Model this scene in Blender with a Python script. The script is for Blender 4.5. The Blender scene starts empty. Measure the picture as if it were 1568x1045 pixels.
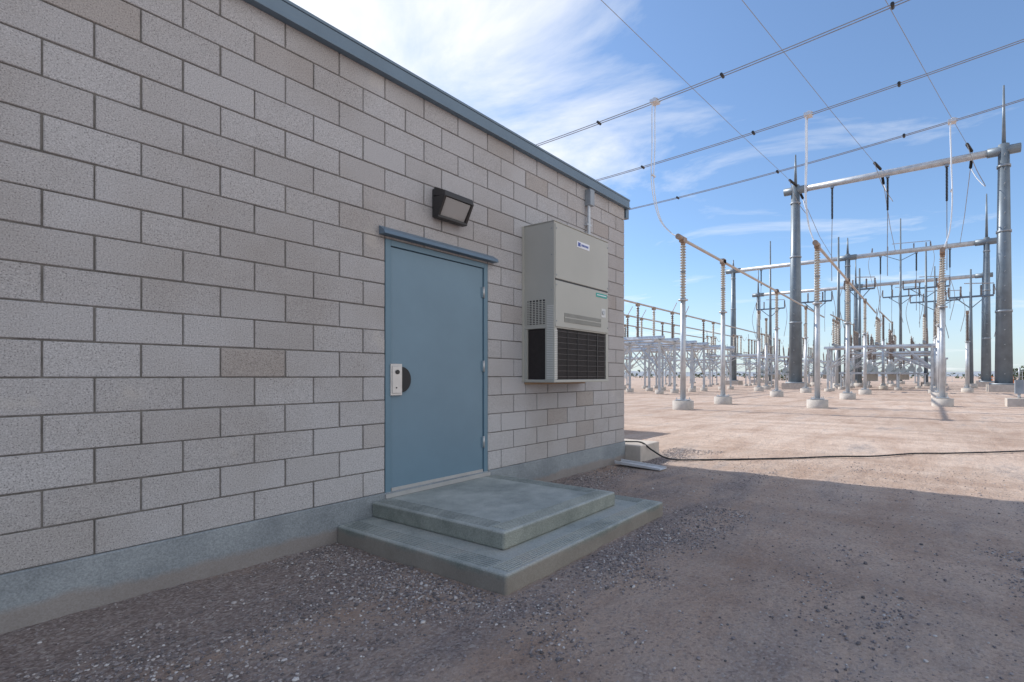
import bpy, math, random
import numpy as np
from mathutils import Vector, noise
random.seed(7); np.random.seed(7)
scene=bpy.context.scene
scene.view_settings.view_transform='Standard'
scene.view_settings.look='None'
scene.view_settings.exposure=0

# ------------------------------------------------------------ materials
def newmat(name):
    m=bpy.data.materials.new(name); m.use_nodes=True
    return m,m.node_tree.nodes,m.node_tree.links,m.node_tree.nodes['Principled BSDF']
def N(nodes,t,**kw):
    n=nodes.new(t)
    for k,v in kw.items():
        if k in n.inputs: n.inputs[k].default_value=v
        else: setattr(n,k,v)
    return n
def ramp(nodes,stops):
    r=nodes.new('ShaderNodeValToRGB'); e=r.color_ramp.elements
    e[0].position,e[0].color=stops[0][0],tuple(stops[0][1])+(1,)
    e[1].position,e[1].color=stops[-1][0],tuple(stops[-1][1])+(1,)
    for p,c in stops[1:-1]:
        x=e.new(p); x.color=tuple(c)+(1,)
    return r
def mixc(nodes,links,f,a,b,bt='MIX'):
    m=nodes.new('ShaderNodeMix'); m.data_type='RGBA'; m.blend_type=bt
    for sock,v in ((0,f),(6,a),(7,b)):
        if isinstance(v,(int,float)): m.inputs[sock].default_value=v
        elif isinstance(v,tuple): m.inputs[sock].default_value=v+(1,)
        else: links.new(v,m.inputs[sock])
    return m.outputs[2]
def math_(nodes,links,op,a,b=None,c=None):
    m=nodes.new('ShaderNodeMath'); m.operation=op
    for i,v in enumerate((a,b,c)):
        if v is None: continue
        if isinstance(v,(int,float)): m.inputs[i].default_value=v
        else: links.new(v,m.inputs[i])
    return m.outputs[0]
def simple(name,col,rough=.5,metal=0,var=.12,scale=6,bump=0.0,bscale=80,stretch=None):
    m,n,l,b=newmat(name)
    tc=n.new('ShaderNodeTexCoord')
    src=tc.outputs['Object']
    if stretch:
        mp=n.new('ShaderNodeMapping'); mp.inputs['Scale'].default_value=stretch
        l.new(src,mp.inputs[0]); src=mp.outputs[0]
    nz=N(n,'ShaderNodeTexNoise',Scale=scale,Detail=6.0,Roughness=.6); l.new(src,nz.inputs['Vector'])
    r=ramp(n,[(.3,[c*(1-var) for c in col]),(.7,[min(1,c*(1+var)) for c in col])])
    l.new(nz.outputs[0],r.inputs[0]); l.new(r.outputs[0],b.inputs['Base Color'])
    b.inputs['Roughness'].default_value=rough; b.inputs['Metallic'].default_value=metal
    if bump:
        n2=N(n,'ShaderNodeTexNoise',Scale=bscale,Detail=4.0); l.new(tc.outputs['Object'],n2.inputs['Vector'])
        bp=N(n,'ShaderNodeBump',Strength=bump,Distance=.01); l.new(n2.outputs[0],bp.inputs['Height']); l.new(bp.outputs[0],b.inputs['Normal'])
    return m

def block_mat():
    m,n,l,b=newmat('concrete_block')
    tc=n.new('ShaderNodeTexCoord'); geo=n.new('ShaderNodeNewGeometry')
    base=ramp(n,[(0,(.43,.395,.365)),(.04,(.44,.41,.39)),(.09,(.468,.455,.45)),(.5,(.485,.475,.474)),(1,(.508,.50,.50))])
    l.new(geo.outputs['Random Per Island'],base.inputs[0])
    big=N(n,'ShaderNodeTexNoise',Scale=.8,Detail=5.0,Roughness=.6); l.new(tc.outputs['Object'],big.inputs['Vector'])
    br=ramp(n,[(.35,(.88,.85,.83)),(.58,(1.03,1.03,1.045))]); l.new(big.outputs[0],br.inputs[0])
    c=mixc(n,l,1.0,base.outputs[0],br.outputs[0],'MULTIPLY')
    sp=N(n,'ShaderNodeTexNoise',Scale=135.0,Detail=3.0,Roughness=.8); l.new(tc.outputs['Object'],sp.inputs['Vector'])
    sr=ramp(n,[(.35,(.34,.33,.33)),(.44,(.86,.86,.86)),(.57,(1.0,1.0,1.0)),(.66,(1.3,1.3,1.3))]); l.new(sp.outputs[0],sr.inputs[0])
    c=mixc(n,l,1.0,c,sr.outputs[0],'MULTIPLY')
    st=N(n,'ShaderNodeTexNoise',Scale=2.2,Detail=3.0); l.new(tc.outputs['Object'],st.inputs['Vector'])
    smr=ramp(n,[(.65,(0,0,0)),(.70,(1,1,1))]); l.new(st.outputs[0],smr.inputs[0])
    f=math_(n,l,'MULTIPLY',smr.outputs[0],.28)
    c=mixc(n,l,f,c,(.60,.56,.50))
    l.new(c,b.inputs['Base Color']); b.inputs['Roughness'].default_value=.92
    v=N(n,'ShaderNodeTexNoise',Scale=85.0,Detail=6.0,Roughness=.8); l.new(tc.outputs['Object'],v.inputs['Vector'])
    bp=N(n,'ShaderNodeBump',Strength=.75,Distance=.007); l.new(v.outputs[0],bp.inputs['Height']); l.new(bp.outputs[0],b.inputs['Normal'])
    return m

def concrete_mat(name,dark,light,streak=True):
    m,n,l,b=newmat(name)
    tc=n.new('ShaderNodeTexCoord')
    a=N(n,'ShaderNodeTexNoise',Scale=2.2,Detail=9.0,Roughness=.68); l.new(tc.outputs['Object'],a.inputs['Vector'])
    r=ramp(n,[(.36,dark),(.62,light)]); l.new(a.outputs[0],r.inputs[0])
    s=N(n,'ShaderNodeTexNoise',Scale=120.0,Detail=3.0); l.new(tc.outputs['Object'],s.inputs['Vector'])
    sr=ramp(n,[(.3,(.76,.76,.76)),(.7,(1.18,1.18,1.18))]); l.new(s.outputs[0],sr.inputs[0])
    c=mixc(n,l,1.0,r.outputs[0],sr.outputs[0],'MULTIPLY')
    # vertical faces coloured darker than upward faces
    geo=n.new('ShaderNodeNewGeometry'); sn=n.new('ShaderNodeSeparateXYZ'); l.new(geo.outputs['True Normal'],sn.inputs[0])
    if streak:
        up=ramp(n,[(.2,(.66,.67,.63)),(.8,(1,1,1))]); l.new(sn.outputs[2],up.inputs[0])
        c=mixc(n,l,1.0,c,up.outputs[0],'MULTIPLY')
    sep=n.new('ShaderNodeSeparateXYZ'); l.new(tc.outputs['Object'],sep.inputs[0])
    z=math_(n,l,'MULTIPLY_ADD',a.outputs[0],-.16,sep.outputs[2])
    rr=ramp(n,[(0,(1,1,1)),(.04,(0,0,0))]); l.new(z,rr.inputs[0])
    f=math_(n,l,'MULTIPLY',rr.outputs[0],.55)
    c=mixc(n,l,f,c,(.27,.21,.175))
    l.new(c,b.inputs['Base Color']); b.inputs['Roughness'].default_value=.85
    bp=N(n,'ShaderNodeBump',Strength=.35,Distance=.006); l.new(s.outputs[0],bp.inputs['Height'])
    bp2=N(n,'ShaderNodeBump',Strength=.4,Distance=.03); l.new(a.outputs[0],bp2.inputs['Height']); l.new(bp.outputs[0],bp2.inputs['Normal'])
    l.new(bp2.outputs[0],b.inputs['Normal'])
    return m

def ground_mat():
    m,n,l,b=newmat('desert_ground')
    tc=n.new('ShaderNodeTexCoord'); P=tc.outputs['Object']
    sep=n.new('ShaderNodeSeparateXYZ'); l.new(P,sep.inputs[0])
    mp=n.new('ShaderNodeMapping'); mp.inputs['Scale'].default_value=(.42,1.4,1); l.new(P,mp.inputs[0])
    streak=N(n,'ShaderNodeTexNoise',Scale=.9,Detail=8.0,Roughness=.62,Distortion=.3); l.new(mp.outputs[0],streak.inputs['Vector'])
    mp2=n.new('ShaderNodeMapping'); mp2.inputs['Scale'].default_value=(1.6,.22,1); mp2.inputs['Rotation'].default_value=(0,0,.12); l.new(P,mp2.inputs[0])
    track=N(n,'ShaderNodeTexNoise',Scale=.8,Detail=6.0,Roughness=.65,Distortion=.4); l.new(mp2.outputs[0],track.inputs['Vector'])
    mid=N(n,'ShaderNodeTexNoise',Scale=6.0,Detail=9.0,Roughness=.7); l.new(P,mid.inputs['Vector'])
    far=N(n,'ShaderNodeTexNoise',Scale=.12,Detail=6.0,Roughness=.6); l.new(P,far.inputs['Vector'])
    fine=N(n,'ShaderNodeTexNoise',Scale=45.0,Detail=6.0,Roughness=.75); l.new(P,fine.inputs['Vector'])
    vor=N(n,'ShaderNodeTexVoronoi',Scale=78.0); l.new(P,vor.inputs['Vector'])
    dirt=ramp(n,[(.3,(.40,.285,.22)),(.5,(.52,.40,.325)),(.72,(.64,.525,.44))]); l.new(mid.outputs[0],dirt.inputs[0])
    pr=ramp(n,[(.36,(.44,.315,.245)),(.60,(.70,.575,.485))]); l.new(streak.outputs[0],pr.inputs[0])
    c=mixc(n,l,.55,dirt.outputs[0],pr.outputs[0])
    tr=ramp(n,[(.38,(.88,.85,.83)),(.5,(1,1,1)),(.66,(1.12,1.12,1.12))]); l.new(track.outputs[0],tr.inputs[0])
    c=mixc(n,l,1.0,c,tr.outputs[0],'MULTIPLY')
    # wheel ruts crossing the yard
    wv=N(n,'ShaderNodeTexWave',Scale=.16,Distortion=4.0,Detail=2.0); wv.inputs['Detail Scale'].default_value=.35; l.new(P,wv.inputs['Vector'])
    wr=ramp(n,[(.0,(1,1,1)),(.10,(0,0,0)),(.84,(0,0,0)),(.90,(1,1,1)),(.96,(0,0,0)),(1,(0,0,0))]); l.new(wv.outputs[1],wr.inputs[0])
    wf=math_(n,l,'MULTIPLY',wr.outputs[0],mid.outputs[0]); wf=math_(n,l,'MULTIPLY',wf,.42)
    c=mixc(n,l,wf,c,(.36,.26,.21))
    fr=ramp(n,[(.35,(.88,.85,.83)),(.65,(1.1,1.1,1.1))]); l.new(far.outputs[0],fr.inputs[0])
    c=mixc(n,l,1.0,c,fr.outputs[0],'MULTIPLY')
    sc=n.new('ShaderNodeSeparateColor'); l.new(vor.outputs['Color'],sc.inputs[0])
    gr=ramp(n,[(0,(.12,.105,.105)),(.35,(.23,.20,.20)),(.75,(.36,.32,.31)),(1,(.54,.51,.49))]); l.new(sc.outputs[0],gr.inputs[0])
    # gravel lies thick beside the building, thins out away from it
    fy=math_(n,l,'MULTIPLY_ADD',sep.outputs[1],.22,.95)
    fyc=n.new('ShaderNodeClamp'); l.new(fy,fyc.inputs[0])
    fx=math_(n,l,'MULTIPLY_ADD',sep.outputs[0],-.28,2.3)
    fxc=n.new('ShaderNodeClamp'); l.new(fx,fxc.inputs[0])
    nearm=math_(n,l,'MULTIPLY',fyc.outputs[0],fxc.outputs[0])
    fadd=math_(n,l,'MULTIPLY_ADD',nearm,.30,streak.outputs[0])
    fadd=math_(n,l,'MULTIPLY_ADD',mid.outputs[0],.30,fadd)
    fadd=math_(n,l,'MULTIPLY_ADD',fine.outputs[0],.20,fadd)
    gm=ramp(n,[(.83,(0,0,0)),(.99,(1,1,1))]); l.new(fadd,gm.inputs[0])
    gmf=math_(n,l,'MULTIPLY',gm.outputs[0],.8)
    c=mixc(n,l,gmf,c,gr.outputs[0])
    pb=ramp(n,[(.82,(0,0,0)),(.87,(1,1,1))]); l.new(sc.outputs[1],pb.inputs[0])
    pf=math_(n,l,'MULTIPLY',pb.outputs[0],.5)
    c=mixc(n,l,pf,c,gr.outputs[0])
    # shade painted into the dirt colour: darker beside the building, paler further out
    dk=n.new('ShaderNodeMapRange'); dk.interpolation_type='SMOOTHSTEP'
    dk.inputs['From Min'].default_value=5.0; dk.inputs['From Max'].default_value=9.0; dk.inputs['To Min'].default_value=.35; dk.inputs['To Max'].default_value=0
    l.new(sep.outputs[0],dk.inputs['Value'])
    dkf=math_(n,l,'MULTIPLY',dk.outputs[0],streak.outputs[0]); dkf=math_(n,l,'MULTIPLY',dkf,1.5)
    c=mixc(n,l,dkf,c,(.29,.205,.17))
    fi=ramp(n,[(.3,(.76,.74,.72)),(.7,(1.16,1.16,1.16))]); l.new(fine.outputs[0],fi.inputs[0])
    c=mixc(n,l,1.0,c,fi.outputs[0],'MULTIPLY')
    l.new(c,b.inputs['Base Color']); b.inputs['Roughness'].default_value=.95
    b.inputs['Specular IOR Level'].default_value=.2
    h=math_(n,l,'MULTIPLY',vor.outputs['Distance'],-1.0)
    bp=N(n,'ShaderNodeBump',Strength=.4,Distance=.007); l.new(h,bp.inputs['Height'])
    bp2=N(n,'ShaderNodeBump',Strength=.6,Distance=.02); l.new(fine.outputs[0],bp2.inputs['Height']); l.new(bp.outputs[0],bp2.inputs['Normal'])
    bp3=N(n,'ShaderNodeBump',Strength=.65,Distance=.08); l.new(mid.outputs[0],bp3.inputs['Height']); l.new(bp2.outputs[0],bp3.inputs['Normal'])
    l.new(bp3.outputs[0],b.inputs['Normal'])
    return m
def stone_mat():
    m,n,l,b=newmat('gravel_stone')
    geo=n.new('ShaderNodeNewGeometry')
    r=ramp(n,[(0,(.11,.10,.10)),(.45,(.24,.21,.21)),(.8,(.37,.325,.31)),(1,(.60,.57,.55))]); l.new(geo.outputs['Random Per Island'],r.inputs[0])
    l.new(r.outputs[0],b.inputs['Base Color']); b.inputs['Roughness'].default_value=.9
    return m

M={}
M['block']=block_mat()
M['mortar']=simple('mortar',(.20,.19,.18),.95,0,.35,9,.5,200)
M['footing']=concrete_mat('footing_concrete',(.215,.24,.26),(.30,.33,.35),False)
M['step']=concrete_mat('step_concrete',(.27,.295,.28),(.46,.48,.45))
M['pier']=simple('pier_concrete',(.50,.45,.40),.9,0,.15,5,.3)
M['ground']=ground_mat(); M['stone']=stone_mat()
M['fascia']=simple('fascia_blue_metal',(.14,.20,.26),.42,.15,.08,3)
M['roof']=simple('roof_membrane',(.5,.5,.5),.8)
M['door']=simple('door_blue_paint',(.145,.235,.305),.33,0,.07,1.6,.05,300)
M['frame']=simple('frame_blue_paint',(.13,.22,.285),.4,0,.05,3)
M['alu']=simple('aluminium',(.56,.55,.54),.35,.6,.08,8)
M['steel']=simple('galvanised_steel',(.50,.52,.54),.45,.4,.2,2)
M['steel_dk']=simple('weathered_steel',(.29,.32,.35),.5,.35,.2,2)
M['gantry']=simple('gantry_painted_steel',(.175,.21,.24),.45,.3,.18,1)
M['tan']=simple('porcelain_tan',(.52,.48,.42),.35,0,.1,4)
M['brown']=simple('porcelain_brown',(.20,.165,.15),.3,0,.15,4)
M['grey_ins']=simple('polymer_grey',(.33,.35,.38),.5,0,.1,4)
M['rust']=simple('clamp_bronze',(.32,.23,.17),.5,.2,.15,9)
M['tube']=simple('bus_tube_aluminium',(.50,.45,.41),.45,.4,.1,2)
M['wire']=simple('conductor',(.30,.30,.31),.5,.4,.1,2)
M['wire_lt']=simple('jumper_aluminium',(.66,.66,.67),.45,.4,.1,2)
M['black']=simple('black_rubber',(.02,.02,.022),.6,0,.1,10)
M['dark']=simple('dark_bronze_paint',(.03,.028,.028),.45,0,.1,10)
M['ac']=simple('ac_beige_enamel',(.43,.425,.385),.42,0,.05,1.5)
M['ac_lt']=simple('ac_light_louvre',(.64,.64,.61),.4,0,.05,2)
M['coil']=simple('condenser_coil',(.025,.02,.02),.6,.2,.2,20)
M['fin']=simple('grille_wire',(.10,.09,.09),.45,.4,.1,20)
M['badge']=simple('badge_white',(.75,.77,.82),.4)
M['badge_b']=simple('badge_blue',(.05,.09,.35),.4)
M['green']=simple('label_green',(.05,.38,.33),.5)
M['wood']=simple('timber_shim',(.38,.25,.15),.8)
M['cab']=simple('cabinet_green_grey',(.42,.45,.44),.5)
M['white']=simple('white_plastic',(.56,.57,.59),.5)
M['leaf']=simple('shrub_foliage',(.07,.09,.045),.9,0,.4,.6)
M['hill']=simple('hill_haze',(.30,.33,.37),.95,0,.1,.01)
M['orange']=simple('orange_plastic',(.75,.22,.05),.6)
g,n_,l_,b_=newmat('light_glass'); b_.inputs['Base Color'].default_value=(.50,.48,.47,1); b_.inputs['Roughness'].default_value=.15
nz=N(n_,'ShaderNodeTexWave',Scale=28.0); tcx=n_.new('ShaderNodeTexCoord'); l_.new(tcx.outputs['Object'],nz.inputs['Vector'])
bp=N(n_,'ShaderNodeBump',Strength=.6,Distance=.01); l_.new(nz.outputs[0],bp.inputs['Height']); l_.new(bp.outputs[0],b_.inputs['Normal'])
M['glass']=g

# ------------------------------------------------------------ mesh builder
class MB:
    def __init__(s): s.v=[];s.f=[];s.m=[];s.sm=[];s.mats=[]
    def mi(s,k):
        if k not in s.mats: s.mats.append(k)
        return s.mats.index(k)
    def hexa(s,p,mat):
        b=len(s.v); s.v+= [tuple(q) for q in p]; k=s.mi(mat)
        for f in ((0,3,2,1),(4,5,6,7),(0,1,5,4),(1,2,6,5),(2,3,7,6),(3,0,4,7)):
            s.f.append(tuple(b+i for i in f)); s.m.append(k); s.sm.append(False)
    def box(s,x0,x1,y0,y1,z0,z1,mat):
        s.hexa([(x0,y0,z0),(x1,y0,z0),(x1,y1,z0),(x0,y1,z0),(x0,y0,z1),(x1,y0,z1),(x1,y1,z1),(x0,y1,z1)],mat)
    def cbox(s,c,d,mat):
        s.box(c[0]-d[0]/2,c[0]+d[0]/2,c[1]-d[1]/2,c[1]+d[1]/2,c[2]-d[2]/2,c[2]+d[2]/2,mat)
    def cyl(s,a,b,r1,r2=None,mat='steel',seg=8,cap=True):
        if r2 is None: r2=r1
        a=Vector(a);b=Vector(b);d=(b-a)
        if d.length<1e-6: return
        d.normalize()
        u=d.orthogonal().normalized(); w=d.cross(u); i0=len(s.v); k=s.mi(mat)
        for p,r in ((a,r1),(b,r2)):
            for i in range(seg):
                t=2*math.pi*i/seg+.3
                s.v.append(tuple(p+u*r*math.cos(t)+w*r*math.sin(t)))
        for i in range(seg):
            j=(i+1)%seg
            s.f.append((i0+i,i0+j,i0+seg+j,i0+seg+i)); s.m.append(k); s.sm.append(seg>6)
        if cap:
            s.f.append(tuple(i0+i for i in reversed(range(seg)))); s.m.append(k); s.sm.append(False)
            s.f.append(tuple(i0+seg+i for i in range(seg))); s.m.append(k); s.sm.append(False)
    def path(s,pts,r,mat,seg=6):
        for a,b in zip(pts[:-1],pts[1:]): s.cyl(a,b,r,r,mat,seg,True)
    def beam(s,a,b,w,mat):
        s.cyl(a,b,w*.7,w*.7,mat,4,True)
    def ins(s,a,b,r,n,mat,seg=10):
        a=Vector(a);b=Vector(b)
        s.cyl(a,b,r*.55,r*.55,mat,seg)
        for i in range(n):
            p=a.lerp(b,(i+.15)/n); q=a.lerp(b,(i+.62)/n)
            s.cyl(p,q,r,r*.6,mat,seg)
    def obj(s,name,parent=None,bevel=0,segs=2):
        me=bpy.data.meshes.new(name); me.from_pydata(s.v,[],s.f)
        for k in s.mats: me.materials.append(M[k])
        me.polygons.foreach_set('material_index',s.m); me.polygons.foreach_set('use_smooth',s.sm)
        me.update()
        o=bpy.data.objects.new(name,me); scene.collection.objects.link(o)
        if parent: o.parent=parent
        if bevel:
            md=o.modifiers.new('b','BEVEL'); md.width=bevel; md.segments=segs; md.limit_method='ANGLE'
        return o
def empty(name):
    e=bpy.data.objects.new(name,None); scene.collection.objects.link(e); return e

# ------------------------------------------------------------ ground
def gz(x,y):
    if -4<x<60 and -40<y<40:
        return .014*noise.noise((x*.7,y*1.1,0))+.010*noise.noise((x*3,y*3,3))+.007*noise.noise((x*9,y*9,7))-.006
    return 0
def axis(c0,c1,step,lim):
    a=list(np.arange(c0,c1,step)); s=step; x=c1
    while x<lim: a.append(x); s*=1.22; x+=s
    a.append(lim); s=step; x=c0-step
    while x>-lim: a.insert(0,x); s*=1.22; x-=s
    a.insert(0,-lim); return a
xs=axis(0,11,.04,3500); ys=axis(-6.5,1.5,.04,3500)
gv=[(x,y,gz(x,y)) for y in ys for x in xs]
nx=len(xs); gf=[(j*nx+i,j*nx+i+1,(j+1)*nx+i+1,(j+1)*nx+i) for j in range(len(ys)-1) for i in range(nx-1)]
me=bpy.data.meshes.new('ground'); me.from_pydata(gv,[],gf); me.materials.append(M['ground'])
me.polygons.foreach_set('use_smooth',[True]*len(gf))
go=bpy.data.objects.new('ground',me); scene.collection.objects.link(go)

# gravel: one mesh of angular stones
t=(1+5**.5)/2
ico=np.array([(-1,t,0),(1,t,0),(-1,-t,0),(1,-t,0),(0,-1,t),(0,1,t),(0,-1,-t),(0,1,-t),(t,0,-1),(t,0,1),(-t,0,-1),(-t,0,1)])/1.9
icf=np.array([(0,11,5),(0,5,1),(0,1,7),(0,7,10),(0,10,11),(1,5,9),(5,11,4),(11,10,2),(10,7,6),(7,1,8),(3,9,4),(3,4,2),(3,2,6),(3,6,8),(3,8,9),(4,9,5),(2,4,11),(6,2,10),(8,6,7),(9,8,1)])
pts=[]
def inside_step(x,y): return 2.2<x<4.38 and y>-1.92
tries=0
while len(pts)<19000 and tries<500000:
    tries+=1
    x=random.uniform(.3,8.6); y=random.uniform(-5.2,-.02)
    if inside_step(x,y): continue
    dn=noise.noise((x*.55,y*1.6,5))*.8+noise.noise((x*2.2,y*3,9))*.6
    if x<2.3: band=max(0,1-abs(y+1.15)/.75)
    else: band=max(0,1-abs(y+.35)/.5) if y>-1 else 0
    sd=max(0,1-abs(y+2.2)/.55) if 1.8<x<4.9 else 0
    sd=max(sd,max(0,1-abs(x-2.0)/.4) if y>-2.3 else 0,max(0,1-abs(x-4.55)/.32) if y>-2.2 else 0)
    p=-.05+dn*.7+band*.7+sd*.6
    if x<1.7 and y>-.55: p-=.6
    if x>4.9 and y<-1: p-=.25
    if random.random()<max(p,.02): pts.append((x,y,random.uniform(.0035,.009)*(1.7 if random.random()<.07 else 1),gz(x,y)))
pts=np.array(pts); K=len(pts)
rnd=np.random.uniform(.65,1.2,(K,12,1))*np.random.uniform(.7,1.3,(K,1,3))*np.array([1,1,.7])
V=ico[None]*rnd*pts[:,2][:,None,None]
V[:,:,0]+=pts[:,0][:,None]; V[:,:,1]+=pts[:,1][:,None]; V[:,:,2]+=(pts[:,2]*.3+pts[:,3])[:,None]
F=(icf[None]+(np.arange(K)*12)[:,None,None]).reshape(-1,3)
me=bpy.data.meshes.new('gravel'); me.from_pydata(V.reshape(-1,3).tolist(),[],F.tolist()); me.materials.append(M['stone'])
scene.collection.objects.link(bpy.data.objects.new('gravel',me))

# ------------------------------------------------------------ building
bld=empty('concrete_block_building')
C=.2032; FZ=.30; XE=6.765; XL=-3.2; ROWS=18; YB=6.5
DX0,DX1=2.655,3.874; DZ=FZ+11*C
wb=MB(); g2=.0045
for r in range(ROWS):
    off=.0136 if r%2==0 else .2168
    js=[off+.4064*i for i in range(-9,18)]
    js=[j for j in js if XL<j<XE-.1]
    bounds=[XL]+js+[XE]
    for a,b in zip(bounds[:-1],bounds[1:]):
        segs=[(a,b)]
        if r<11:
            segs=[]
            if b<=DX0+.01 or a>=DX1-.01: segs=[(a,b)]
            else:
                if a<DX0-.02: segs.append((a,DX0))
                if b>DX1+.02: segs.append((DX1,b))
        for p,q in segs:
            dy=random.uniform(-.0018,.0018); dz=random.uniform(-.0015,.0015); e=random.uniform(-.0015,.0015)
            wb.box(p+g2+e,(q-g2+e if q<XE-.01 else XE),dy,.09,FZ+r*C+g2+dz,FZ+(r+1)*C-g2+dz,'block')
    y0=.092 if r%2 else .195
    yy=[.092]+[y for y in np.arange(y0+.2,YB-.1,.4064)]+[YB]
    for a,b in zip(yy[:-1],yy[1:]):
        wb.box(XE-.09,XE,a+g2,b-g2,FZ+r*C+g2,FZ+(r+1)*C-g2,'block')
wb.obj('block_courses',bld,.004,1)
mo=MB()
MY=.010
mo.box(XL,DX0,MY,.2,FZ,FZ+ROWS*C,'mortar'); mo.box(DX1,XE-.008,MY,.2,FZ,FZ+ROWS*C,'mortar')
mo.box(DX0,DX1,MY,.2,DZ,FZ+ROWS*C,'mortar')
mo.box(XE-.2,XE-.008,.2,YB,FZ,FZ+ROWS*C,'mortar'); mo.box(XL,XL+.2,.2,YB,FZ,FZ+ROWS*C,'mortar')
mo.box(XL,XE,YB,YB+.2,FZ,FZ+ROWS*C,'mortar')
mo.obj('mortar_and_walls',bld)
ft=MB(); ft.box(XL,XE+.012,-.012,YB+.25,-.3,FZ,'footing'); ft.obj('footing',bld,.008,2)
fa=MB(); FT=FZ+ROWS*C
fa.box(XL,XE+.07,-.055,YB+.3,FT,FT+.105,'fascia')
fa.box(XL,XE+.08,-.062,YB+.31,FT+.105,FT+.13,'fascia')
fa.box(XL,XE+.08,-.068,YB+.31,FT-.018,FT+.010,'fascia')
fa.box(XE+.02,XE+.11,-.02,.10,FT-.16,FT-.02,'fascia')
fa.obj('roof_fascia',bld,.004,2)
ro=MB(); ro.box(XL+.1,XE-.05,.05,YB+.1,FT+.131,FT+.15,'roof'); ro.obj('roof',bld)
# door
do=MB(); fw=.055
do.box(DX0+.002,DX0+fw,-.004,.12,FZ-.05,DZ-.002,'frame'); do.box(DX1-fw,DX1-.002,-.004,.12,FZ-.05,DZ-.002,'frame')
do.box(DX0+fw,DX1-fw,-.004,.12,DZ-fw,DZ-.002,'frame')
do.obj('door_frame',bld,.004,2)
gp=MB(); gp.box(DX0+fw-.001,DX1-fw+.001,.03,.06,FZ,DZ-fw+.001,'dark'); gp.obj('door_stop',bld)
dl=MB(); dl.box(DX0+fw+.006,DX1-fw-.006,.012,.055,FZ+.012,DZ-fw-.006,'door'); dl.obj('door_leaf',bld,.003,2)
dd=MB()
dd.box(DX0+fw,DX1-fw,.03,.10,FZ-.05,FZ+.008,'dark')
dd.box(DX0-.01,DX1+.01,-.03,.03,FZ-.048,FZ-.012,'alu')
dd.box(DX0+fw+.01,DX1-fw-.01,.004,.012,FZ+.0,FZ+.028,'alu')
for z in (.62,1.43,2.22):
    dd.cyl((DX1-fw-.002,.0,z-.06),(DX1-fw-.002,.0,z+.06),.011,.011,'alu',8)
    dd.box(DX1-fw-.03,DX1-fw+.012,.004,.013,z-.055,z+.055,'frame')
dd.obj('sill_and_hinges',bld)
dc=MB()
dc.hexa([(DX0-.06,-.09,DZ+.02),(DX1+.08,-.09,DZ+.02),(DX1+.08,-.0,DZ+.02),(DX0-.06,-.0,DZ+.02),
         (DX0-.06,-.075,DZ+.055),(DX1+.08,-.075,DZ+.055),(DX1+.08,-.0,DZ+.10),(DX0-.06,-.0,DZ+.10)],'fascia')
dc.obj('drip_cap',bld,.003,1)
lk=MB()
LX=DX0+.045
lk.box(LX,LX+.115,-.016,.012,1.15,1.435,'alu')
lk.box(LX+.012,LX+.10,-.024,-.016,1.17,1.415,'alu')
lk.cyl((LX+.06,-.024,1.36),(LX+.06,-.034,1.36),.02,.02,'dark',14)
lk.cyl((LX+.05,-.024,1.22),(LX+.05,-.03,1.22),.008,.008,'dark',8)
k=lk.mi('black'); b0=len(lk.v); n=16
for yv in (-.012,.012):
    lk.v.append((LX+.116,yv,1.2925))
    for i in range(n+1):
        a=-math.pi/2+math.pi*i/n
        lk.v.append((LX+.116+.095*math.cos(a),yv,1.2925+.115*math.sin(a)))
for i in range(n):
    lk.f.append((b0,b0+1+i,b0+2+i)); lk.m.append(k); lk.sm.append(False)
    lk.f.append((b0+1+i,b0+n+3+i,b0+n+4+i,b0+2+i)); lk.m.append(k); lk.sm.append(False)
lk.obj('lock_guard',bld,.003,1)

# steps: two stacked slabs
st=empty('concrete_steps')
def slab(nm,x0,x1,y0,z0,z1):
    s=MB(); s.box(x0,x1,y0,-.013,z0,z1,'step'); s.obj(nm,st,.02,4)
    gset=MB()
    for kx in range(6):
        o=.035+kx*.024
        gset.box(x0+.05,x1-.05,y0+o,y0+o+.010,z1-.004,z1+.005,'step')
        gset.box(x0+o,x0+o+.010,y0+.19,-.05,z1-.004,z1+.0045,'step')
        gset.box(x1-o-.010,x1-o,y0+.19,-.05,z1-.004,z1+.0045,'step')
    gset.obj(nm+'_broom_ribs',st,.002,1)
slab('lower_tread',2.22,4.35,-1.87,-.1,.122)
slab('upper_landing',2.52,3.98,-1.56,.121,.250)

# wall light
wl=MB(); a,b=3.14,3.50
wl.box(a+.01,b-.01,-.03,-.001,2.85,3.12,'dark')
wl.hexa([(a,-.20,3.02),(b,-.20,3.02),(b,-.03,3.05),(a,-.03,3.05),(a+.01,-.19,3.075),(b-.01,-.19,3.075),(b-.01,-.03,3.14),(a+.01,-.03,3.14)],'dark')
wl.hexa([(a+.03,-.085,2.865),(b-.03,-.085,2.865),(b-.03,-.03,2.86),(a+.03,-.03,2.86),(a+.03,-.185,3.018),(b-.03,-.185,3.018),(b-.03,-.03,3.045),(a+.03,-.03,3.045)],'glass')
for xx in (a,b-.028):
    wl.hexa([(xx,-.10,2.85),(xx+.028,-.10,2.85),(xx+.028,-.03,2.85),(xx,-.03,2.85),(xx,-.20,3.03),(xx+.028,-.20,3.03),(xx+.028,-.03,3.04),(xx,-.03,3.04)],'dark')
wl.box(a,b,-.102,-.03,2.835,2.863,'dark')
wl.obj('wall_light',None,.006,2)

# conduit
cd=MB(); cd.box(5.69,5.79,-.10,-.001,3.68,3.90,'steel_dk'); cd.cyl((5.72,-.05,3.70),(5.72,-.05,3.0),.024,.024,'steel',10)
cd.box(5.68,5.78,-.06,-.001,3.40,3.43,'steel')
cd.obj('electrical_conduit',None,.006,2)

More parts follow.
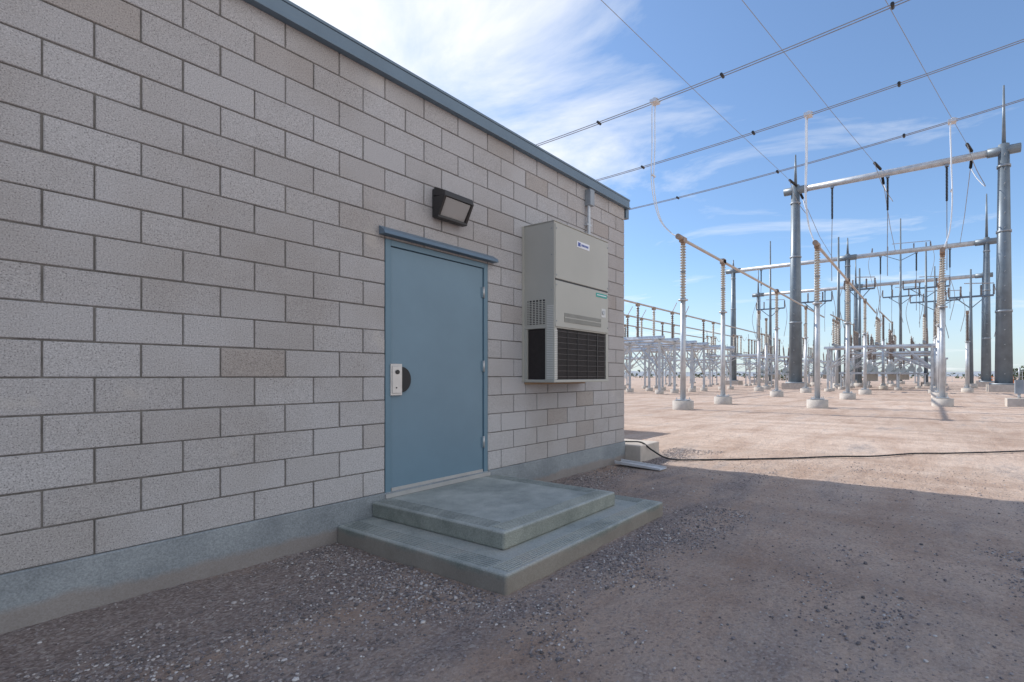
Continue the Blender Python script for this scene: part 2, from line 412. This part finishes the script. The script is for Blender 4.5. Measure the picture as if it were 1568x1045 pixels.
# air conditioner
ac=empty('wall_air_conditioner')
X0,X1,Y0,Z0,Z1=4.45,5.58,-.455,1.255,3.075
s=MB()
s.box(X0,X1,Y0,-.001,1.87,Z1,'ac')
s.box(X0-.008,X1+.008,Y0-.008,-.001,Z1,Z1+.012,'ac')
s.box(X0+.02,X1-.02,Y0+.03,-.001,Z0+.02,1.87,'coil')
s.box(X0-.006,X1+.006,Y0-.006,-.001,Z0-.005,Z0+.028,'ac')
s.obj('casing',ac,.006,2)
s=MB()
s.box(X0+.012,X1-.012,Y0-.010,Y0+.002,2.432,Z1-.02,'ac')
s.box(X0+.012,X1-.012,Y0-.010,Y0+.002,1.885,2.412,'ac')
s.obj('front_panels',ac,.006,3)
s=MB()
s.box(X0+.013,X1-.013,Y0-.0015,Y0+.001,2.413,2.431,'dark')
s.box(X0,X0+.05,Y0,Y0+.13,Z0+.028,1.87,'ac'); s.box(X1-.05,X1,Y0,Y0+.05,Z0+.028,1.87,'ac')
s.box(X0,X0+.03,-.05,-.001,Z0+.028,1.87,'ac')
z=Z0+.04
while z<2.12:
    s.box(X0-.006,X0,Y0+.012,Y0+.105,z,z+.011,'ac_lt'); z+=.020
    if z<1.86: s.box(X0+.0,X0+.055,Y0-.006,Y0,z-.02,z-.009,'ac_lt')
x=X0+.07
while x<X1-.06:
    s.box(x,x+.004,Y0+.008,Y0+.014,Z0+.03,1.86,'fin'); x+=.0165
z=Z0+.06
while z<1.85:
    s.box(X0+.05,X1-.05,Y0+.004,Y0+.010,z,z+.005,'fin'); z+=.065
for x in (X0+.25,X0+.45,X0+.66,X0+.87): s.box(x,x+.012,Y0+.001,Y0+.010,Z0+.03,1.86,'dark')
s.box(X0-.002,X0+.004,-.32,-.06,1.92,2.20,'dark')
z=1.93
while z<2.19:
    s.box(X0-.007,X0-.001,-.33,-.05,z,z+.009,'ac'); z+=.020
for yv in (-.29,-.24,-.19,-.14,-.09): s.box(X0-.008,X0-.001,yv,yv+.012,1.92,2.20,'ac')
s.box(X0+.18,X1-.18,Y0-.0125,Y0-.009,1.95,2.055,'dark')
x=X0+.185
while x<X1-.19:
    s.box(x,x+.011,Y0-.017,Y0-.012,1.95,2.055,'ac'); x+=.022
s.box(X0+.17,X1-.17,Y0-.018,Y0-.011,1.998,2.008,'ac')
s.box(X0-.035,X0,-.008,-.002,Z0,Z1,'ac'); s.box(X1,X1+.035,-.008,-.002,Z0,Z1,'ac')
s.box(X1-.005,X1+.035,-.16,-.002,Z0,1.9,'ac')
for zz in (1.95,2.36,2.47,3.0):
    for xx in (X0+.03,X1-.03): s.cyl((xx,Y0-.010,zz),(xx,Y0-.015,zz),.008,.008,'steel_dk',8)
for zz in (2.3,2.7,3.0): s.cyl((X0,-.42,zz),(X0-.005,-.42,zz),.007,.007,'steel_dk',8)
s.obj('louvres_and_guards',ac)
s=MB()
s.box(X0+.42,X0+.68,Y0-.014,Y0-.010,2.87,2.945,'badge'); s.box(X0+.44,X0+.49,Y0-.016,Y0-.014,2.885,2.93,'badge_b')
for i in range(5): s.box(X0+.51+i*.03,X0+.532+i*.03,Y0-.016,Y0-.014,2.895,2.92,'badge_b')
s.box(X0+.83,X0+1.08,Y0-.014,Y0-.010,2.33,2.38,'green'); s.box(X0+.85,X0+1.06,Y0-.016,Y0-.0145,2.35,2.362,'badge')
s.box(X0+.95,X0+1.05,Y0-.014,Y0-.010,2.08,2.19,'alu'); s.cyl((X0+1.0,Y0-.012,2.14),(X0+1.0,Y0-.022,2.14),.03,.03,'steel',14)
s.box(X0+.01,X1-.01,-.09,-.001,Z0-.03,Z0-.006,'wood')
s.obj('labels_and_latch',ac)

# stoop beside the end wall, splash trough, hose
s=MB(); s.box(XE+.02,7.42,-.28,1.3,-.1,.25,'pier'); s.obj('concrete_stoop',None,.015,2)
s=MB()
s.hexa([(6.33,-.85,.0),(6.50,-.85,.0),(6.50,-.10,.03),(6.33,-.10,.03),(6.33,-.85,.014),(6.50,-.85,.014),(6.50,-.10,.044),(6.33,-.10,.044)],'white')
for xa in (6.31,6.495):
    s.hexa([(xa,-.85,.0),(xa+.02,-.85,.0),(xa+.02,-.10,.03),(xa,-.10,.03),(xa,-.85,.03),(xa+.02,-.85,.03),(xa+.02,-.10,.075),(xa,-.10,.075)],'white')
s.obj('splash_trough',None,.004,1)
def catmull(P,n=10):
    P=[Vector(p) for p in P]; P=[P[0]*2-P[1]]+P+[P[-1]*2-P[-2]]; out=[]
    for i in range(1,len(P)-2):
        for k in range(n):
            t=k/n; a,b,c,d=P[i-1],P[i],P[i+1],P[i+2]
            out.append(.5*((2*b)+(c-a)*t+(2*a-5*b+4*c-d)*t*t+(3*b-a-3*c+d)*t**3))
    out.append(P[-2]); return out
s=MB(); s.path(catmull([(6.98,.8,.27),(6.95,.1,.275),(6.95,-.2,.28),(7.02,-.36,.16),(7.15,-.6,.03),(7.45,-1.05,.015),(8.3,-2.1,.015),(8.9,-2.7,.015),(9.3,-3.25,.015),(10.0,-3.8,.015),(10.4,-4.35,.015),(11.6,-5.6,.015),(14,-7.6,.015)]),.013,'black',8)
s.obj('black_hose')
s=MB(); s.box(8.1,10.6,3.4,5.2,0,1.75,'cab'); s.box(8.05,10.65,3.35,5.25,1.75,1.82,'cab'); s.box(8,10.7,3.3,5.3,-.05,.08,'pier')  # unseen cabinet added to cast the shadow past the building corner
s.box(9.33,9.36,3.38,3.4,.1,1.7,'dark'); s.box(9.15,9.25,3.36,3.4,.8,1.0,'alu'); s.obj('shadow_cabinet',None,.02,2)

# ------------------------------------------------------------ substation
BUS=6.75
def post(x,y,name='bus_support_insulator',col=.10,ztop=BUS,insh=2.15,mat='tan',r=.13,pier=.42):
    s=MB()
    s.cyl((x,y,-.3),(x,y,.34),pier,pier,'pier',20)
    s.cbox((x,y,.37),(.5,.5,.03),'steel')
    for a in (-1,1):
        for b in (-1,1): s.cyl((x+a*.19,y+b*.19,.34),(x+a*.19,y+b*.19,.47),.02,.02,'steel',6)
    zi=ztop-insh-.2
    s.cyl((x,y,.38),(x,y,zi-.08),col*1.15,col,'steel',12)
    s.cyl((x,y,zi-.08),(x,y,zi-.03),.2,.2,'steel',12)
    s.ins((x,y,zi),(x,y,ztop-.2),r,20,mat)
    s.cyl((x,y,zi+insh*.48),(x,y,zi+insh*.52),.10,.10,'steel_dk',10)
    s.cyl((x,y,zi-.03),(x,y,zi+.05),.1,.1,'steel_dk',10)
    s.cyl((x,y,ztop-.22),(x,y,ztop-.1),.09,.11,'rust',10)
    s.cbox((x,y,ztop-.02),(.34,.20,.2),'rust')
    return s.obj(name)
rowA=[(18.5,4.25),(23.1,4.25),(33.0,4.25),(42,4.25)]
rowB=[(22.4,-.06),(31.5,-.06),(40.5,-.06)]
rowC=[(26.6,-4.45),(36,-4.45),(46,-4.45)]
for R in (rowA,rowB,rowC):
    for p in R: post(*p)
for R,xe in ((rowA,50),(rowB,49),(rowC,49)):
    x,y=R[0]; s=MB(); s.cyl((x-.35,y,BUS),(xe,y,BUS),.062,.062,'tube',12)
    s.cyl((x-.5,y,BUS+.02),(x-.2,y,BUS+.02),.11,.11,'rust',10)
    for p in R[1:]: s.cbox((p[0],y,BUS+.02),(.3,.2,.2),'rust')
    s.obj('bus_tube')

# strung bus across the yard (twin bundle) with droppers
LN=[(18.4,12.3,5.5,(18.5,4.25)),(22.4,11.75,.35,(22.4,-.06)),(26.6,11.45,-4.75,(26.6,-4.45))]
for x,base,yj,(px,py) in LN:
    s=MB(); zf=lambda y:base+.0022*(y-16)**2
    for o in (-.07,.07):
        pts_=[(x+o,y,zf(y)) for y in np.arange(-8 if x>20 else -16,50,2.0)]
        s.path(pts_,.018,'wire',6)
    for y in np.arange(-15,48,5.6):
        if x>20 and y<-7: continue
        s.cyl((x-.12,y+.8,zf(y+.8)),(x+.12,y+.8,zf(y+.8)),.06,.06,'dark',8)
    if x>20:
        for o in (-.07,.07): s.ins((x+o,-8,zf(-8)),(x+o,-11.5,zf(-11.5)),.11,18,'grey_ins',8)
        s.path([(x,-11.5,zf(-11.5)),(x,-16,zf(-16))],.03,'steel',6)
    s.obj('overhead_bus_conductor')
    s=MB(); z0=zf(yj); sg=1 if yj>py else -1
    for o in (-.13,.13):
        P=[(x+o,yj-.25,z0+.03),(x+o,yj,z0-.05),(x+o,yj+.02*sg,z0-1.8),(x+o*.8,yj+.05*sg,z0-3.4),(x+o*.6,py+(yj-py)*.75+.05*sg,BUS+1.0),(px-.25,py+(yj-py)*.3,BUS+.25),(px-.35,py,BUS+.08)]
        s.path(catmull(P,8),.024,'wire_lt',6)
    s.cbox((x,yj-.05,z0),(.36,.3,.12),'wire_lt'); s.cbox((x,yj+.02*sg,z0-3),(.3,.06,.06),'wire_lt')
    s.obj('jumper_cable')

def gantry(x,cols,zb,mast,hang,w0=.62):
    s=MB()
    for i,y in enumerate(cols):
        s.cbox((x,y,.25),(2.2,2.2,.7),'pier')
        s.cyl((x,y,.6),(x,y,zb+.5),w0,w0*.62,'gantry',8)
        s.cyl((x,y,.6),(x,y,.72),w0*1.5,w0*1.5,'steel_dk',12)
        for zz in (zb*.33,zb*.66,zb*.93): s.cyl((x,y,zz),(x,y,zz+.16),w0*1.06-.01*zz,w0*1.06-.01*zz,'steel_dk',8)
        s.cyl((x,y,zb+.5),(x,y,mast[i]),.16,.07,'gantry',8)
        for q in range(int(zb/1.2)):
            s.cyl((x-w0-.25,y,1.5+q*1.2),(x-w0*.5,y,1.5+q*1.2),.025,.025,'steel',5)
    s.cyl((x,cols[0],zb),(x,cols[-1],zb),.30,.30,'steel',8)
    for y in cols:
        s.cyl((x,y-1.1,zb),(x,y+1.1,zb),.38,.38,'gantry',8)
    for y,L,dz in hang:
        s.cbox((x,y,zb-.35),(.3,.3,.2),'steel_dk')
        s.ins((x,y,zb-.45),(x,y,zb-.45-L),.12,24,'dark',8)
        s.path([(x,y,zb-.45-L),(x-.4,y,zb-1-L-dz*.5),(x-.2,y,zb-.5-L-dz)],.035,'wire',6)
    s.obj('steel_gantry')
gantry(53,[-9.1,7.4],20.0,[25.4,23.6],[(4,3.0,6),(-.7,3.0,6),(-5.2,3.0,6)],.66)
gantry(75,[-9.6,5.4,21.2],17.3,[23,20,19],[(17,2.2,5),(12,2.2,5),(1.5,2.2,5),(-2.5,2.2,5),(-6,2.2,5)],.5)
gantry(98,[-11,7,24],17,[22,22,22],[(17,2.2,5),(12,2.2,5),(1.5,2.2,5),(-2.5,2.2,5),(-6,2.2,5)],.45)
for (ya,xb,yb) in ((7.2,20.8,9.8),(-.2,24.7,3.9),(-7.0,28.6,-2.1)):
    s=MB(); A=Vector((53,ya,20.35)); B=Vector((xb,yb,20.1)); D=(B-A)
    I=A+D.normalized()*2.6+Vector((0,0,-.1))
    s.cyl(A,A+D.normalized()*.4,.04,.04,'steel',6)
    s.ins(A+D.normalized()*.4,I,.13,22,'dark',8)
    E=A+D*(75/abs(D.x)); s.path([I,A+D*.5+Vector((0,0,-.15)),B,E],.017,'wire',6)
    J=[I,A+D.normalized()*2.0+Vector((0,-.5,-2)),Vector((53.3,ya-.9,17.4)),Vector((54.6,ya-.4,18.6)),Vector((55.5,ya,19.9))]
    s.path(catmull(J,7),.03,'wire',6)
    s.ins(Vector((53.4,ya,20.2)),Vector((55.5,ya,19.9)),.13,18,'dark',8)
    s.path([(55.5,ya,19.9),(65,ya,18.1),(75,ya,17.4)],.03,'wire',6)
    s.obj('incoming_power_line')

def legs(s,x,y,w,d,z,mat='steel'):
    for a in (-1,1):
        for b in (-1,1):
            s.cyl((x+a*w,y+b*d,-.2),(x+a*w,y+b*d,.25),.28,.28,'pier',10)
            s.beam((x+a*w,y+b*d,.2),(x+a*w,y+b*d,z),.15,mat)
def switch(x,y,ang=0,z=3.7,mat='tan',sp=3.2):
    s=MB(); d=sp+.5
    legs(s,0,0,.9,d,z)
    for a in (-1,1):
        s.beam((a*.9,-d-.3,z),(a*.9,d+.3,z),.18,'steel')
        s.beam((a*.9,-d,z*.55),(a*.9,-d*.45,z),.09,'steel'); s.beam((a*.9,d,z*.55),(a*.9,d*.45,z),.09,'steel')
        s.beam((a*.9,-d,z*.55),(a*.9,0,z-.15),.07,'steel'); s.beam((a*.9,d,z*.55),(a*.9,0,z-.15),.07,'steel')
    for b in (-1,1):
        s.beam((-.9,b*d,z*.5),(.9,b*d,z*.95),.08,'steel'); s.beam((.9,b*d,z*.5),(-.9,b*d,z*.95),.08,'steel'); s.beam((-.9,b*d,z),(.9,b*d,z),.16,'steel')
    for i in (-1,0,1):
        yy=i*sp
        s.cbox((0,yy,z+.24),(3.0,.22,.14),'steel_dk')
        for xx in (-1.3,0,1.3):
            s.ins((xx,yy,z+.3),(xx,yy,z+2.15),.13,10,mat,8)
            s.cbox((xx,yy,z+2.25),(.3,.16,.16),'rust')
        s.cyl((-1.6,yy,z+2.35),(.1,yy,z+2.35),.05,.05,'tube',8)
        s.cyl((0,yy,z+2.35),(1.6,yy,z+2.45),.045,.045,'tube',8)
        s.cyl((-1.3,yy,z+2.3),(-1.5,yy,z+3.0),.03,.03,'steel_dk',6)
        s.path(catmull([(1.6,yy,z+2.45),(2.6,yy,z+1.9),(3.6,yy,z+2.4)],6),.03,'wire_lt',6)
    s.cyl((.9,d+.15,.9),(.9,d+.15,z),.03,.03,'steel_dk',6); s.cbox((.95,d+.15,1.2),(.3,.25,.45),'ac_lt')
    o=s.obj('disconnect_switch'); o.location=(x,y,0); o.rotation_euler=(0,0,ang); return o
def breaker(x,y):
    s=MB(); legs(s,0,0,1.1,2.4,1.5)
    s.cbox((0,0,1.6),(2.4,5.2,.16),'steel')
    for i in (-1,0,1):
        yy=i*1.8
        s.cyl((-.9,yy,2.1),(.9,yy,2.1),.34,.34,'cab',14)
        for a in (-1,1):
            s.cyl((a*.5,yy,2.3),(a*.75,yy,2.9),.18,.14,'steel',10)
            s.ins((a*.75,yy,2.9),(a*1.7,yy,5.3),.13,16,'brown',10)
            s.cyl((a*1.7,yy,5.3),(a*1.78,yy,5.55),.05,.05,'tube',8)
    s.cbox((1.55,0,1.5),(.6,1.2,1.4),'ac_lt')
    for b in (-2.4,2.4): s.beam((-1.1,b,.4),(1.1,b,1.5),.08,'steel')
    o=s.obj('circuit_breaker'); o.location=(x,y,0); return o
for i,(x,y) in enumerate(((58,15),(66,12.5),(82,14),(90,13),(47,-.4),(60,-.5),(68,-.5),(83,-2),(92,-2),(106,2))): switch(x,y,mat='brown' if i%2 else 'tan')
for x,y in ((74,15),(64,-.5),(78,-1),(98,12),(55.5,1)): breaker(x,y)
switch(70,26,0); switch(60,28,0); switch(84,28,0); switch(100,27)

for yb in (14.4,18.8,23.2):
    s=MB(); x0=27 if yb<15 else 32
    s.cyl((x0,yb,BUS),(70,yb,BUS),.07,.07,'tube',10)
    s.obj('bus_tube')
for k,xc in enumerate((33,39,46)):
    s=MB(); z=3.9
    for yb in (12.6,16.6,20.8,25):
        s.cyl((xc,yb,-.2),(xc,yb,.3),.32,.32,'pier',12); s.beam((xc,yb,.2),(xc,yb,z),.18,'steel')
        s.cyl((xc+2.6,yb,-.2),(xc+2.6,yb,.3),.32,.32,'pier',12); s.beam((xc+2.6,yb,.2),(xc+2.6,yb,z),.18,'steel')
        s.beam((xc,yb,1.4),(xc+2.6,yb,z-.1),.09,'steel'); s.beam((xc+2.6,yb,1.4),(xc,yb,z-.1),.09,'steel')
        s.beam((xc-1,yb,z+.0),(xc+3.6,yb,z+.0),.18,'steel')
    for xx in (xc,xc+2.6):
        s.beam((xx,12.2,z+.22),(xx,25.4,z+.22),.22,'steel')
        for a,b in ((12.6,16.6),(16.6,20.8),(20.8,25)):
            s.beam((xx,a,1.8),(xx,(a+b)/2,z),.08,'steel'); s.beam((xx,b,1.8),(xx,(a+b)/2,z),.08,'steel')
        for yb in (14.4,18.8,23.2):
            s.ins((xx,yb,z+.35),(xx,yb,BUS-.25),.14,13,'brown' if xx==xc else 'tan',8); s.cbox((xx,yb,BUS-.08),(.35,.2,.25),'rust')
            s.cyl((xx,yb,BUS),(xx+.9,yb,BUS+.9*(k%2)),.04,.04,'tube',6)
    s.obj('bus_support_frame')
def mast(x,y,z,arms=()):
    s=MB(); s.cyl((x,y,-.2),(x,y,.5),.6,.6,'pier',12); s.cyl((x,y,.4),(x,y,z),.28,.09,'gantry',8)
    for za,L in arms:
        s.beam((x,y-L,za),(x,y+L,za),.16,'gantry'); s.beam((x,y-L*.7,za),(x,y,za-1.3),.08,'gantry'); s.beam((x,y+L*.7,za),(x,y,za-1.3),.08,'gantry')
        for q in (-L,-L*.45,L*.45,L): s.ins((x,y+q,za+.1),(x,y+q,za+1.2),.13,7,'brown',8)
        s.cyl((x,y-L,za+1.3),(x,y+L*.3,za+1.5),.05,.05,'tube',6)
        s.path(catmull([(x,y-L,za+1.2),(x-.6,y-L-.5,za-1.5),(x-.4,y-L,za-4.5)],6),.035,'wire',6)
        s.path(catmull([(x,y+L,za+1.2),(x-.6,y+L+.5,za-1.5),(x-.4,y+L,za-4.5)],6),.035,'wire',6)
    s.obj('lightning_mast')
mast(81.6,17.4,22.8,((12,2.2),)); mast(92.9,0,26.4,((21,4),(14,2.5))); mast(88,-10.6,24); mast(70,8.6,18.5,((11,2),)); mast(62,4.7,17); mast(86,-4.5,17,((12,3),)); mast(110,20,22); mast(68,-7.7,13,((10,2),)); mast(66,3,14,((11.5,1.6),)); mast(79,-3.5,19,((13,2.6),))
for x,y,zt in ((44,8.5,6.9),(50,9.5,6.9),(56,8,7.5),(58,4.3,7.4),(58,0,7.4),(58,-4.4,7.4),(50,-6.5,6.5),(72,4.3,8),(72,0,8),(72,-4.4,8),(64,8.7,7.5)):
    post(x,y,ztop=zt,mat=random.choice(['tan','brown']),r=.15,col=.13)
for y in (4.3,0,-4.4):
    s=MB(); s.cyl((54,y,7.4),(73,y,7.9),.065,.065,'tube',8); s.obj('bus_tube')
s=MB(); s.cbox((28.2,-7.25,.15),(.9,.9,.4),'pier'); s.cbox((28.2,-7.25,.85),(.28,.3,.6),'steel_dk'); s.cyl((28.2,-7.25,.35),(28.2,-7.25,.6),.06,.06,'steel',8); s.cyl((28.2,-7.25,1.15),(28.2,-7.25,1.7),.03,.03,'steel',8)
s.obj('junction_box')
s=MB()
for i in range(70):
    y=-80+i*3.0; s.cyl((135,y,0),(135,y,2.4),.045,.045,'steel',6)
for z in (.1,1.2,2.3): s.cyl((135,-80,z),(135,127,z),.025,.025,'steel',6)
s.obj('perimeter_fence')
s=MB(); k=s.mi('leaf')
for i in range(2600):
    y=random.uniform(-420,520); x=random.uniform(300,380); h=random.uniform(0,1)**1.3*(3.2+2.8*noise.noise((y*.02,0,0)))
    c=Vector((x,y+random.uniform(-2,2),h)); b=len(s.v)
    for _ in range(3): s.v.append(tuple(c+Vector([random.uniform(-1.5,1.5) for _ in range(3)])))
    s.f.append((b,b+1,b+2)); s.m.append(k); s.sm.append(False)
for (cx,cy,R) in ((150,-24,2.6),(156,-21,2.0),(150,-37,3.0),(160,34,2.2)):
    for i in range(420):
        d=Vector([random.gauss(0,1) for _ in range(3)]).normalized()*R*random.uniform(.3,1)**.5
        c=Vector((cx,cy,R*.75))+Vector((d.x,d.y*1.3,d.z*.8))
        if c.z<0: c.z=.1
        b=len(s.v)
        for _ in range(3): s.v.append(tuple(c+Vector([random.uniform(-.4,.4) for _ in range(3)])))
        s.f.append((b,b+1,b+2)); s.m.append(k); s.sm.append(False)
s.obj('distant_trees')
s=MB(); k=s.mi('hill'); n=160
for i in range(n):
    a=math.radians(-60+150*i/(n-1)); R=2900
    h=18+26*max(0,noise.noise((i*.07,1,0))+.35)+6*noise.noise((i*.4,2,0))
    s.v.append((R*math.cos(a),R*math.sin(a),-5)); s.v.append((R*1.08*math.cos(a),R*1.08*math.sin(a),max(2,h)))
for i in range(n-1): s.f.append((2*i,2*i+2,2*i+3,2*i+1)); s.m.append(k); s.sm.append(True)
s.obj('hills')
for (x,y) in ((112,-14.5),(113,-16),(112,-13)):
    s=MB(); s.cyl((x,y,0),(x,y,1.3),.28,.2,'orange',10); s.cbox((x,y,.05),(.7,.7,.1),'orange'); s.cyl((x,y,.8),(x,y,1.0),.25,.24,'white',10)
    s.obj('traffic_barrel')

# ------------------------------------------------------------ light
EL=math.radians(38)
sd=bpy.data.lights.new('sun','SUN'); sd.energy=4.8; sd.angle=math.radians(.5); sd.color=(1,.95,.88)
so=bpy.data.objects.new('sun',sd); so.rotation_euler=(-(math.pi/2-EL),0,0); scene.collection.objects.link(so)
w=bpy.data.worlds.new('World'); scene.world=w; w.use_nodes=True
n=w.node_tree.nodes; l=w.node_tree.links; bg=n['Background']
sky=n.new('ShaderNodeTexSky'); sky.sky_type='NISHITA'; sky.sun_disc=False; sky.sun_elevation=EL; sky.sun_rotation=0
sky.air_density=1.0; sky.dust_density=.5; sky.ozone_density=1.5
tc=n.new('ShaderNodeTexCoord'); D=tc.outputs['Generated']
sep=n.new('ShaderNodeSeparateXYZ'); l.new(D,sep.inputs[0])
zz=math_(n,l,'MAXIMUM',sep.outputs[2],0.0); zz=math_(n,l,'ADD',zz,.10)
px=math_(n,l,'DIVIDE',sep.outputs[0],zz); py=math_(n,l,'DIVIDE',sep.outputs[1],zz)
cb=n.new('ShaderNodeCombineXYZ'); l.new(px,cb.inputs[0]); l.new(py,cb.inputs[1])
mp=n.new('ShaderNodeMapping'); mp.inputs['Scale'].default_value=(1.0,.6,1); mp.inputs['Rotation'].default_value=(0,0,.5); l.new(cb.outputs[0],mp.inputs[0])
cn=N(n,'ShaderNodeTexNoise',Scale=1.5,Detail=10.0,Roughness=.6,Distortion=.5); l.new(mp.outputs[0],cn.inputs['Vector'])
def srange(src,f0,f1,t0,t1):
    mr=n.new('ShaderNodeMapRange'); mr.interpolation_type='SMOOTHSTEP'
    mr.inputs['From Min'].default_value=f0; mr.inputs['From Max'].default_value=f1; mr.inputs['To Min'].default_value=t0; mr.inputs['To Max'].default_value=t1
    l.new(src,mr.inputs['Value']); return mr.outputs[0]
# cloud bank on the sun's side; unseen cloud added behind camera brightens the wall
dt=n.new('ShaderNodeVectorMath'); dt.operation='DOT_PRODUCT'; l.new(D,dt.inputs[0]); dt.inputs[1].default_value=(.47,.70,.54)
side=srange(dt.outputs['Value'],.83,1.0,-.05,.27)
south_fill=srange(sep.outputs[1],-.65,-.2,.37,0)
cs=math_(n,l,'ADD',cn.outputs[0],side); cs=math_(n,l,'ADD',cs,south_fill)
cr=ramp(n,[(.52,(0,0,0)),(.78,(1,1,1))]); l.new(cs,cr.inputs[0])
skyc=mixc(n,l,1.0,sky.outputs[0],(.95,1.13,1.32),'MULTIPLY')
skyc=mixc(n,l,.08,skyc,(4.0,5.2,6.4))
hz=srange(sep.outputs[2],-.02,.24,.60,0)
skyc=mixc(n,l,hz,skyc,(4.8,5.5,6.1))
cc=math_(n,l,'MULTIPLY',cr.outputs[0],.9)
out=mixc(n,l,cc,skyc,(7.5,7.6,7.8))
l.new(out,bg.inputs['Color']); bg.inputs['Strength'].default_value=.148

# ------------------------------------------------------------ camera
cam=bpy.data.cameras.new('camera'); co=bpy.data.objects.new('camera',cam); scene.collection.objects.link(co)
cam.sensor_width=36; cam.lens=770/1568*36; cam.shift_x=-(925-784)/1568; cam.shift_y=(576-522.5)/1568
cam.clip_start=.05; cam.clip_end=9000
co.location=(0,-4.016,1.325); co.rotation_euler=(math.radians(90),0,math.radians(33-90))
scene.camera=co
